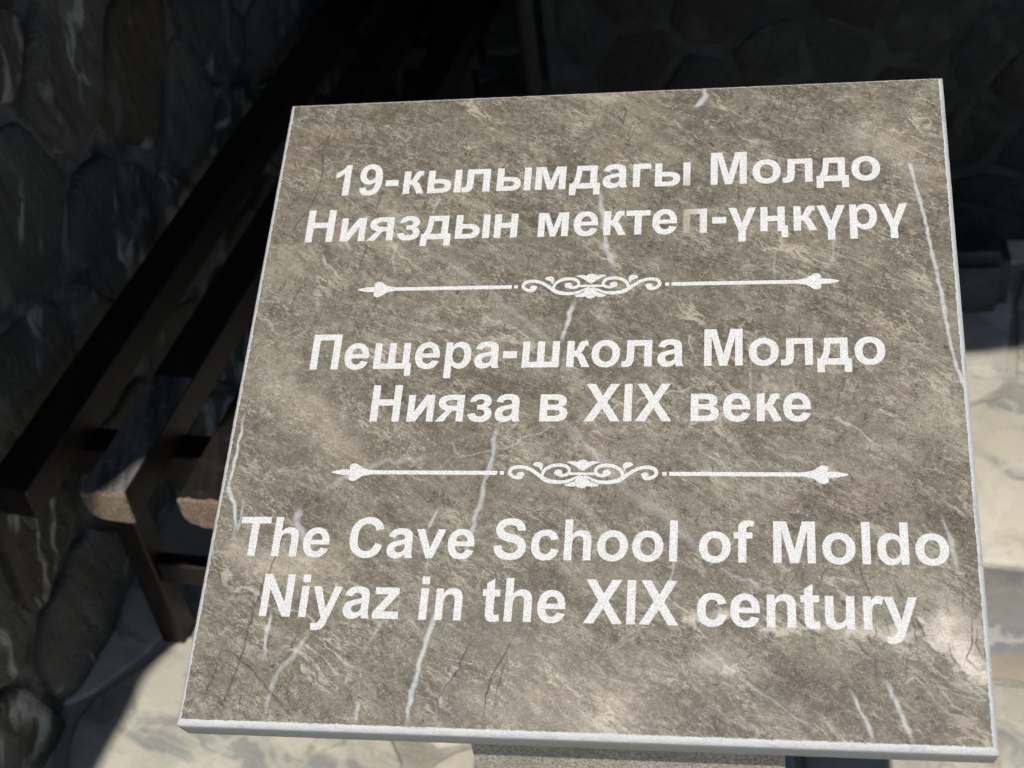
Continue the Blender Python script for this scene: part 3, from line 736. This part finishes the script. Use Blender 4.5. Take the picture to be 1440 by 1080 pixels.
# pedestal under the slab, a cut stone block down to the paving
VH = Vector((.2276, .9737, 0)); UH = Vector((.9737, -.2276, 0))
E0 = C0 - _V * .2985 - _N * TH
def ped():
    V, F = [], []
    nx, nz = 24, 30
    d0, d1 = .050, .42; u0, u1 = -.0935, .1568
    def top(v):                                                        # slab's underside height v metres behind its near edge
        return E0.z + v * (_V.z / math.hypot(_V.x, _V.y)) - .0012
    def P(u, v, k):
        z = ZG + (top(v) - ZG) * k; j = .0012 * noise.noise(Vector((u * 40, v * 40, z * 40)))
        b = Vector((C0.x, C0.y, 0)) + UH * u + VH * (v + (E0 - C0).dot(VH)); b.z = z
        return b + (VH * j if abs(v - d0) < 1e-6 else UH * j) - sign.location
    sides = [((u0, d0), (u1, d0)), ((u1, d0), (u1, d1)), ((u1, d1), (u0, d1)), ((u0, d1), (u0, d0))]
    for (a_, b_) in sides:
        o_ = len(V)
        for iz in range(nz + 1):
            for ix in range(nx + 1):
                t = ix / nx; V.append(P(a_[0] + (b_[0] - a_[0]) * t, a_[1] + (b_[1] - a_[1]) * t, .002 + .998 * iz / nz))
        for iz in range(nz):
            for ix in range(nx):
                a0 = o_ + iz * (nx + 1) + ix; F.append((a0, a0 + 1, a0 + nx + 2, a0 + nx + 1))
    o_ = len(V)
    for (u, v) in ((u0, d0), (u1, d0), (u1, d1), (u0, d1)): V.append(P(u, v, 1))
    F.append((o_, o_ + 1, o_ + 2, o_ + 3))
    return V, F
V_, F_ = ped()
mesh_obj('pedestal', V_, F_, M_GRAN, sign)

# ------------------------------------------------------------------ lettering (own outlines of a bold grotesque, 2048 units per em)
G = {
'1': (1139, "M806 0H525V1059Q371 915 162 846V1101Q272 1137 401 1237Q530 1338 578 1472H806Z"),
'9': (1139, "M92 338L364 368Q374 285 416 245Q458 205 527 205Q614 205 675 285Q736 365 753 617Q647 494 488 494Q315 494 190 628Q64 761 64 975Q64 1198 197 1335Q329 1471 534 1471Q757 1471 900 1298Q1043 1126 1043 731Q1043 329 894 151Q745 -27 506 -27Q334 -27 228 65Q122 156 92 338Z M728 952Q728 1088 666 1163Q603 1238 521 1238Q443 1238 392 1177Q340 1115 340 975Q340 833 396 767Q452 700 536 700Q617 700 673 764Q728 828 728 952Z"),
'-': (682, "M60 391V672H612V391Z"),
'к': (1030, "M147 0V1062H428V655Q500 650 535 735L580 860Q625 985 690 1030Q740 1062 860 1062H965V862H930Q865 862 840 820Q825 790 800 720Q765 620 690 578Q780 540 835 430L1050 0H745L580 345Q525 440 428 440V0Z"),
'ь': (1160, "M147 1062H428V652H690Q920 652 1035 570Q1150 488 1150 330Q1150 170 1040 85Q930 0 700 0H147Z M428 445V205H650Q870 205 870 325Q870 445 650 445Z"),
'ı': (430, "M110 0V1062H391V0Z"),
'л': (1297, "M195 1062H1160V0H870V835H480V520Q480 200 400 85Q320 -10 150 -12Q70 -12 0 0V222Q40 215 80 216Q150 218 172 280Q195 340 195 560Z"),
'м': (1537, "M147 0V1062H555L775 390L985 1062H1390V0H1110V740L875 0H665L417 760V0Z"),
'д': (1275, "M10 -290V248H115Q225 395 255 640Q275 800 285 1062H1120V248H1250V-290H985V0H275V-290Z M498 828Q485 460 405 248H840V828Z"),
'а': (1139, "M357 738L102 784Q145 938 250 1012Q355 1086 562 1086Q750 1086 842 1042Q934 997 972 929Q1009 860 1009 675L1006 347Q1006 208 1020 142Q1033 75 1070 0H792Q775 38 755 116Q683 46 601 11Q519 -24 426 -24Q262 -24 168 65Q73 154 73 290Q73 380 116 450Q159 520 236 558Q314 595 451 624Q640 659 713 690V718Q713 796 675 829Q636 862 530 862Q458 862 418 834Q377 805 357 738Z M733 510Q680 493 569 469Q458 445 424 423Q372 386 372 329Q372 273 414 232Q456 191 521 191Q594 191 660 239Q709 275 724 327Q734 361 734 456Z"),
'г': (880, "M147 0V1062H850V830H428V0Z"),
'М': (1706, "M144 0V1466H587L853 466L1116 1466H1560V0H1286V1154L995 0H711L419 1154V0Z"),
'о': (1251, "M82 546Q82 686 151 817Q220 948 347 1017Q473 1086 629 1086Q870 1086 1024 930Q1178 773 1178 534Q1178 293 1023 135Q867 -24 631 -24Q485 -24 353 42Q220 108 151 236Q82 363 82 546Z M370 531Q370 373 445 289Q520 205 630 205Q740 205 815 289Q889 373 889 533Q889 689 815 773Q740 857 630 857Q520 857 445 773Q370 689 370 531Z"),
'Н': (1479, "M150 0V1466H446V889H1026V1466H1322V0H1026V641H446V0Z"),
'и': (1290, "M147 0V1062H415V395L850 1062H1190V0H922V655L495 0Z"),
'я': (1231, "M1084 0V1062H560Q330 1062 205 980Q75 900 75 745Q75 570 235 490Q310 455 395 440L-10 0H320L600 385Q630 425 690 425H803V0Z M803 860V622H610Q362 622 362 741Q362 860 610 860Z"),
'з': (1010, "M70 765L330 805Q370 880 490 880Q570 880 610 850Q645 822 645 775Q645 660 480 660H370V470H480Q680 470 680 330Q680 270 630 235Q575 195 480 195Q340 195 290 335L20 285Q60 120 180 45Q300 -25 480 -25Q700 -25 830 70Q960 165 960 315Q960 490 770 565Q925 640 925 790Q925 920 810 1000Q690 1086 490 1086Q150 1086 70 765Z"),
'н': (1244, "M147 0V1062H428V665H816V1062H1097V0H816V440H428V0Z"),
'е': (1139, "M762 338L1042 291Q988 137 872 57Q755 -24 580 -24Q303 -24 170 157Q65 302 65 523Q65 787 203 937Q341 1086 552 1086Q789 1086 926 930Q1063 773 1057 450H353Q356 325 420 258Q483 192 577 192Q641 192 685 227Q728 262 762 338Z M778 622Q775 741 717 803Q658 865 574 865Q484 865 426 800Q367 735 367 622Z"),
'т': (1005, "M20 1062H985V830H643V0H362V830H20Z"),
'п': (1244, "M147 0V1062H1097V0H816V830H428V0Z"),
'ү': (1120, "M10 1062H310L555 380L800 1062H1105L700 50V-420H415V50Z"),
'ң': (1290, "M147 0V1062H428V665H816V1062H1097V230H1215V-275H960V0H816V440H428V0Z"),
'р': (1251, "M147 1062H409V906Q460 986 547 1036Q634 1086 740 1086Q925 1086 1054 941Q1183 796 1183 537Q1183 271 1053 124Q923 -24 738 -24Q650 -24 579 11Q507 46 428 131V-404H147Z M425 549Q425 370 496 285Q567 199 669 199Q767 199 832 278Q897 356 897 535Q897 702 830 783Q763 864 664 864Q561 864 493 785Q425 705 425 549Z"),
'П': (1475, "M152 0V1466H1325V0H1029V1218H448V0Z"),
'щ': (1750, "M147 0V1062H428V230H732V1062H1013V230H1316V1062H1597V230H1690V-285H1440V0Z"),
'ш': (1744, "M147 0V1062H428V230H732V1062H1013V230H1316V1062H1597V0Z"),
'в': (1260, "M147 1062H720Q920 1062 1020 990Q1125 915 1125 790Q1125 640 965 575Q1175 510 1175 300Q1175 150 1060 75Q950 0 740 0H147Z M428 850V655H640Q840 655 840 752Q840 850 640 850Z M428 455V212H660Q885 212 885 333Q885 455 660 455Z"),
'X': (1366, "M0 0L501 764L47 1466H393L687 994L975 1466H1318L862 753L1363 0H1006L681 508L355 0Z"),
'I': (569, "M140 0V1466H436V0Z"),
'T': (1251, "M478 0V1218H43V1466H1208V1218H774V0Z"),
'h': (1251, "M428 1466V927Q564 1086 753 1086Q850 1086 928 1050Q1006 1014 1046 958Q1085 902 1100 834Q1114 766 1114 625V0H833V562Q833 727 817 772Q801 816 761 842Q721 869 660 869Q590 869 536 835Q481 801 455 733Q428 665 428 531V0H147V1466Z"),
'C': (1479, "M1087 539L1374 448Q1308 208 1154 91Q1001 -25 765 -25Q473 -25 285 175Q97 374 97 720Q97 1086 286 1289Q475 1491 783 1491Q1052 1491 1220 1332Q1320 1238 1370 1062L1077 992Q1051 1106 969 1172Q886 1238 768 1238Q605 1238 504 1121Q402 1004 402 742Q402 464 502 346Q602 228 762 228Q880 228 965 303Q1050 378 1087 539Z"),
'v': (1139, "M428 0L0 1062H295L495 520L553 339Q576 408 582 430Q596 475 612 520L814 1062H1103L681 0Z"),
'S': (1366, "M74 477L362 505Q388 360 468 292Q547 224 682 224Q825 224 898 285Q970 345 970 426Q970 478 940 515Q909 551 833 578Q781 596 596 642Q358 701 262 787Q127 908 127 1082Q127 1194 191 1292Q254 1389 374 1440Q493 1491 662 1491Q938 1491 1078 1370Q1217 1249 1224 1047L928 1034Q909 1147 847 1197Q784 1246 659 1246Q530 1246 457 1193Q410 1159 410 1102Q410 1050 454 1013Q510 966 726 915Q942 864 1046 810Q1149 755 1208 661Q1266 566 1266 427Q1266 301 1196 191Q1126 81 998 28Q870 -26 679 -26Q401 -26 252 103Q103 231 74 477Z"),
'c': (1139, "M1073 748L796 698Q782 781 733 823Q683 865 604 865Q499 865 437 793Q374 720 374 550Q374 361 438 283Q501 205 608 205Q688 205 739 251Q790 296 811 407L1087 360Q1044 170 922 73Q800 -24 595 -24Q362 -24 224 123Q85 270 85 530Q85 793 224 940Q363 1086 600 1086Q794 1086 909 1003Q1023 919 1073 748Z"),
'l': (569, "M147 0V1466H428V0Z"),
'f': (682, "M24 1062H180V1142Q180 1276 209 1342Q237 1408 314 1450Q390 1491 506 1491Q626 1491 741 1455L703 1259Q636 1275 574 1275Q513 1275 487 1247Q460 1218 460 1137V1062H670V841H460V0H180V841H24Z"),
'd': (1251, "M1121 0H860V156Q795 65 707 21Q618 -24 528 -24Q345 -24 215 123Q84 270 84 535Q84 805 211 946Q338 1086 532 1086Q710 1086 840 938V1466H1121Z M371 554Q371 384 418 308Q486 198 608 198Q705 198 773 281Q841 363 841 527Q841 710 775 791Q709 871 606 871Q506 871 439 792Q371 713 371 554Z"),
'N': (1479, "M152 0V1466H440L1040 487V1466H1315V0H1018L427 956V0Z"),
'i': (569, "M147 1206V1466H428V1206Z M147 0V1062H428V0Z"),
'y': (1139, "M14 1062H313L567 308L815 1062H1106L731 40L664 -145Q627 -238 594 -287Q560 -336 517 -367Q473 -397 410 -414Q346 -431 265 -431Q183 -431 104 -414L79 -194Q146 -207 200 -207Q300 -207 348 -149Q396 -90 421 1Z"),
'z': (1024, "M34 0V219L432 676Q530 788 577 835Q528 832 448 831L73 829V1062H953V863L547 395L404 241Q521 248 549 248H984V0Z"),
'n': (1251, "M1114 0H833V542Q833 714 815 765Q797 815 757 843Q716 871 659 871Q586 871 528 831Q470 791 449 725Q427 659 427 519V0H146V1062H407V906Q546 1086 757 1086Q850 1086 927 1053Q1004 1019 1044 967Q1083 914 1099 848Q1114 781 1114 660Z"),
't': (682, "M634 1062V838H442V410Q442 280 448 259Q453 237 473 223Q492 209 520 209Q561 209 639 237L663 19Q560 -25 430 -25Q350 -25 286 2Q222 28 192 71Q162 113 150 183Q141 233 141 385V838H12V1062H141V1273L423 1437V1062Z"),
'u': (1251, "M847 0V159Q789 74 695 25Q600 -24 495 -24Q388 -24 303 23Q218 70 180 155Q142 240 142 390V1062H423V574Q423 350 439 300Q454 249 495 220Q536 190 599 190Q671 190 728 230Q785 269 806 328Q827 386 827 613V1062H1108V0Z"),
'r': (797, "M416 0H135V1062H396V911Q463 1018 517 1052Q570 1086 638 1086Q734 1086 823 1033L736 788Q665 834 604 834Q545 834 504 802Q463 769 440 684Q416 599 416 328Z"),
}
for a_, b_ in (('a', 'а'), ('o', 'о'), ('e', 'е'), ('M', 'М')): G[a_] = G[b_]
def parse(d, seg=9):
    import re
    tk = re.findall(r'[MLHVQZ]|-?\d+\.?\d*', d); i = 0; loops = []; cur = None; cmd = None; x = y = 0
    while i < len(tk):
        if tk[i].isalpha(): cmd = tk[i]; i += 1
        if cmd == 'Z':
            loops.append(cur); cur = None; continue
        if cmd == 'M': x, y = float(tk[i]), float(tk[i + 1]); i += 2; cur = [(x, y)]; cmd = 'L'
        elif cmd == 'L': x, y = float(tk[i]), float(tk[i + 1]); i += 2; cur.append((x, y))
        elif cmd == 'H': x = float(tk[i]); i += 1; cur.append((x, y))
        elif cmd == 'V': y = float(tk[i]); i += 1; cur.append((x, y))
        elif cmd == 'Q':
            a1, b1, a2, b2 = map(float, tk[i:i + 4]); i += 4
            for k in range(1, seg + 1):
                t = k / seg; cur.append(((1 - t) ** 2 * x + 2 * t * (1 - t) * a1 + t * t * a2, (1 - t) ** 2 * y + 2 * t * (1 - t) * b1 + t * t * b2))
            x, y = a2, b2
    return loops
def rough(lp, step, amp, r_):
    out = []
    for i in range(len(lp)):
        p, q_ = lp[i], lp[(i + 1) % len(lp)]; dx, dy = q_[0] - p[0], q_[1] - p[1]; L = math.hypot(dx, dy)
        if L < 1e-7: continue
        k = max(1, int(L / step)); nx, ny = -dy / L, dx / L
        for j in range(k):
            t = j / k; a1 = r_.gauss(0, amp) if k > 1 or L > step * .6 else 0
            out.append((p[0] + dx * t + nx * a1, p[1] + dy * t + ny * a1))
    return out
LETH = .00018
def inscription(name, loops, label, seed, wear=None):
    r_ = random.Random(seed)
    bm = bmesh.new()
    for i, gl in enumerate(loops):
        m1 = curve_mesh([rough(lp, .00075, .00009, r_) for lp in gl if len(lp) > 2], LETH)
        m1.transform(Matrix.Translation((0, 0, (i % 3) * .00002))); bm.from_mesh(m1); bpy.data.meshes.remove(m1)
    me = bpy.data.meshes.new(name); bm.to_mesh(me); bm.free()
    me.materials.clear(); me.materials.append(M_LET)
    if wear:
        n = len(me.vertices); co = np.empty(n * 3, 'f'); me.vertices.foreach_get('co', co); co = co.reshape(-1, 3)
        at = me.attributes.new('wear', 'FLOAT', 'POINT'); at.data.foreach_set('value', wear(co).astype('f'))
    o = link(bpy.data.objects.new(name, me), slab); o.location = (0, 0, LETH * .6)
    o['label'] = label
    return o
def xy(p): return on_slab(*p)
# per line: baseline points, cap-height point pairs (bottom, top), words (text, left ink point, right ink point)
LINES = [
 ([(481, 275.5), (999.6, 260)], ((999.6, 260), (1000, 215.4)), [("19-кьıльıмдагьı", (473, 249), (971, 245)), ("Молдо", (999.6, 240), (1237.5, 235.6))]),
 ([(428.5, 340.5), (755.6, 334.4), (1111.8, 324)], ((428.5, 340.5), (435.5, 296)), [("Нияздьıн", (428.5, 340), (729.5, 302)), ("мектеп-үңкүрү", (755.6, 334), (1275.5, 285))]),
 ([(435, 520), (990, 514.7)], ((435, 520), (442, 471)), [("Пещера-школа", (435, 520), (961, 516)), ("Молдо", (990, 514), (1245, 493.7))]),
 ([(519.4, 593), (821, 592.6), (1110, 592.4)], ((519.4, 593), (526, 542)), [("Нияза", (519.4, 593), (730.8, 592.5)), ("в", (758, 592), (798, 580)), ("XIX", (820.6, 592), (944, 592)), ("веке", (971, 592), (1140.6, 577))]),
 ([(346.5, 781.8), (950, 789), (1088, 792.5)], ((346.5, 781.8), (354, 727)), [("The", (340.5, 731), (464, 757)), ("Cave", (491.3, 762), (667.7, 761)), ("School", (694, 767), (952.4, 780)), ("of", (983, 768), (1061, 732.5)), ("Moldo", (1087.6, 780), (1334.9, 775.4))]),
 ([(364, 867.3), (588, 870.7), (820, 875.4), (1202, 886)], ((364, 867.3), (373.5, 808)), [("Niyaz", (363.8, 867), (564, 827)), ("in", (588.2, 870), (650.4, 845)), ("the", (679.4, 833), (795, 856)), ("XIX", (819.6, 875), (953.8, 878)), ("century", (980.3, 856), (1289.7, 842.8))]),
]
ctr = 0
for li, (bl, cap, words) in enumerate(LINES):
    B = [xy(p) for p in bl]; fit = np.polyfit([p[0] for p in B], [p[1] for p in B], 1)
    ch = xy(cap[1])[1] - xy(cap[0])[1]; sc = ch / 1466
    print('line', li, 'cap mm', round(ch * 1000, 2), 'slope', fit[0], 'y', fit[1])
    for (txt, lp_, rp_) in words:
        glyphs = []; x = 0
        for chx in txt:
            adv, d = G[chx]; glyphs.append([[(px + x, py) for (px, py) in lp] for lp in parse(d)]); x += adv
        mn = min(p[0] for g_ in glyphs for l in g_ for p in l); mx = max(p[0] for g_ in glyphs for l in g_ for p in l)
        ul, ur = xy(lp_)[0], xy(rp_)[0]; sx = (ur - ul) / (mx - mn)
        print('  ', txt, 'xscale/yscale', round(sx / sc, 3))
        loops = [[[(ul + (px - mn) * sx, fit[0] * (ul + (px - mn) * sx) + fit[1] + py * sc) for (px, py) in l] for l in g_] for g_ in glyphs]
        wear = None
        if txt.startswith('мектеп'):
            x0 = xy((957, 310))[0]; x1 = xy((968, 310))[0]; x2 = xy((988, 310))[0]
            wear = lambda c_: np.where((c_[:, 0] > x0) & (c_[:, 0] < x2), np.clip((x2 - c_[:, 0]) / (x2 - x1), 0, 1), 0)
        if txt.startswith('19'):
            x0 = xy((957, 250))[0]; y1 = xy((968, 262))[1]; y2 = xy((968, 238))[1]
            wear = lambda c_: np.where(c_[:, 0] > x0, np.clip((y2 - c_[:, 1]) / (y2 - y1), 0, 1) * .6, 0)
        shown = txt.replace('ьı', 'ы')
        inscription('word', loops, 'white word “%s” cut into the marble' % shown, 500 + ctr, wear); ctr += 1

# ------------------------------------------------------------------ the two scroll dividers
def thick(pts, w0, n=64):
    """polygon round a smooth curve through pts (Catmull-Rom) with widths"""
    P = [np.array(p, float) for p in pts]; P = [2 * P[0] - P[1]] + P + [2 * P[-1] - P[-2]]
    cs = []
    for i in range(1, len(P) - 2):
        for k in range(8):
            t = k / 8; a_, b_, c_, d_ = P[i - 1], P[i], P[i + 1], P[i + 2]
            cs.append(.5 * ((2 * b_) + (-a_ + c_) * t + (2 * a_ - 5 * b_ + 4 * c_ - d_) * t * t + (-a_ + 3 * b_ - 3 * c_ + d_) * t ** 3))
    cs.append(P[-2]); cs = np.array(cs)
    tg = np.gradient(cs[:, :2], axis=0); tg /= np.linalg.norm(tg, axis=1)[:, None] + 1e-9
    nr = np.stack([-tg[:, 1], tg[:, 0]], 1); wv = cs[:, 2:3] / 2
    L = cs[:, :2] + nr * wv; Rr = cs[:, :2] - nr * wv
    return [tuple(p) for p in L] + [tuple(p) for p in Rr[::-1]]
def disc(x, y, r, n=18, sy=1.0): return [(x + r * math.cos(2 * math.pi * k / n), y + r * sy * math.sin(2 * math.pi * k / n)) for k in range(n)]
def orn():
    """half ornament in zoomed-trace units, centre (0,0), y up; mirrored for the other half"""
    sep = []
    outer = [(-450, -18, 16), (-432, -2, 20), (-452, -30, 26), (-500, -28, 24), (-532, 0, 26), (-515, 34, 26), (-455, 45, 24), (-390, 30, 24), (-330, -5, 26), (-268, -46, 30), (-190, -62, 26), (-110, -57, 22), (-50, -32, 16), (-12, -14, 8)]
    sep.append(thick(outer, 20)); sep.append(disc(-452, -12, 26, sy=.8))
    inner = [(-292, -22, 20), (-286, 8, 24), (-262, 34, 24), (-215, 54, 24), (-160, 58, 24), (-115, 46, 24), (-95, 20, 22), (-108, -6, 22), (-140, -16, 22), (-170, -14, 18)]
    sep.append(thick(inner, 20)); sep.append(disc(-176, 4, 30, sy=.75))
    sep.append([(-304, 16), (-318, 40), (-352, 52), (-364, 60), (-360, 72), (-340, 80), (-310, 80), (-292, 68), (-290, 48), (-298, 26)])
    return sep
topf = [(0, 16), (-28, 32), (-62, 56), (-95, 70), (-118, 76), (-105, 84), (-72, 88), (-38, 80), (-30, 90), (-14, 96), (0, 98), (14, 96), (30, 90), (38, 80), (72, 88), (105, 84), (118, 76), (95, 70), (62, 56), (28, 32)]
botf = [(0, -18), (-30, -28), (-58, -56), (-90, -68), (-125, -80), (-112, -90), (-72, -94), (-38, -88), (-28, -98), (0, -106), (28, -98), (38, -88), (72, -94), (112, -90), (125, -80), (90, -68), (58, -56), (30, -28)]
bar = [(-96, -12), (-92, 6), (92, 6), (96, -12)]
def divider(tipL, tipR, cen, gapL, gapR, label, seed):
    (xl, yl), (xr, yr), (xc, yc) = xy(tipL), xy(tipR), xy(cen)
    sl = (yr - yl) / (xr - xl)
    k = (xy(gapR)[0] - xy(gapL)[0]) / 1115.0                            # trace units to metres: ornament is 1115 units wide
    line = lambda x: yl + sl * (x - xl)
    def T(lp): return [(xc + x * k, line(xc + x * k) + y * k * 1.12) for (x, y) in lp]
    pieces = []
    for lp in orn():
        pieces.append(T(lp)); pieces.append(T([(-x, y) for (x, y) in lp][::-1]))
    pieces += [T(topf), T(botf), T(bar)]
    h = .00175; u = k
    for sgn, tip in ((-1, xl), (1, xr)):
        a0 = xc + sgn * 575 * u; b0 = a0 + sgn * 30 * u; a1 = b0 + sgn * 18 * u
        def LN(q_): return [(x, line(x) + y) for (x, y) in q_]
        pieces.append(LN([(a0, -h * .9), (b0, -h * .9), (b0, h * .9), (a0, h * .9)]))
        s = sgn; e = tip
        pieces.append(LN([(a1, h), (e - s * .034, h), (e - s * .026, h * 1.9), (e - s * .0205, h * 4.2), (e - s * .0180, h * 4.6), (e - s * .0150, h * 3.9), (e - s * .0142, h * 2.3), (e - s * .0155, h * 1.5),
                          (e - s * .008, h * 1.35), (e, h * .4), (e, -h * .4), (e - s * .008, -h * 1.35), (e - s * .0155, -h * 1.5), (e - s * .0142, -h * 2.3), (e - s * .0150, -h * 3.9), (e - s * .0180, -h * 4.6), (e - s * .0205, -h * 4.2), (e - s * .026, -h * 1.9), (e - s * .034, -h), (a1, -h)]))
    # every piece its own fill (they touch and overlap), laid at slightly different depth, then joined
    r_ = random.Random(seed); bm = bmesh.new()
    for i, lp in enumerate(pieces):
        me = curve_mesh([rough(lp, .0008, .00004, r_)], LETH)
        me.transform(Matrix.Translation((0, 0, (i % 5) * .00002))); bm.from_mesh(me); bpy.data.meshes.remove(me)
    me = bpy.data.meshes.new('scroll_divider'); bm.to_mesh(me); bm.free(); me.materials.clear(); me.materials.append(M_LET)
    o = link(bpy.data.objects.new('scroll_divider', me), slab); o.location = (0, 0, LETH * .6); o['label'] = label
divider((503.9, 407.8), (1179.8, 395.2), (831, 402), (732, 404), (933, 402), 'upper white scroll ornament with arrow-tipped rules', 900)
divider((467.2, 664), (1192.3, 667.8), (819, 665), (711.5, 665), (927.5, 665), 'lower white scroll ornament with arrow-tipped rules', 901)

sign.location = CAM + SK * (sign.location - CAM); sign.scale = (SK, SK, SK)
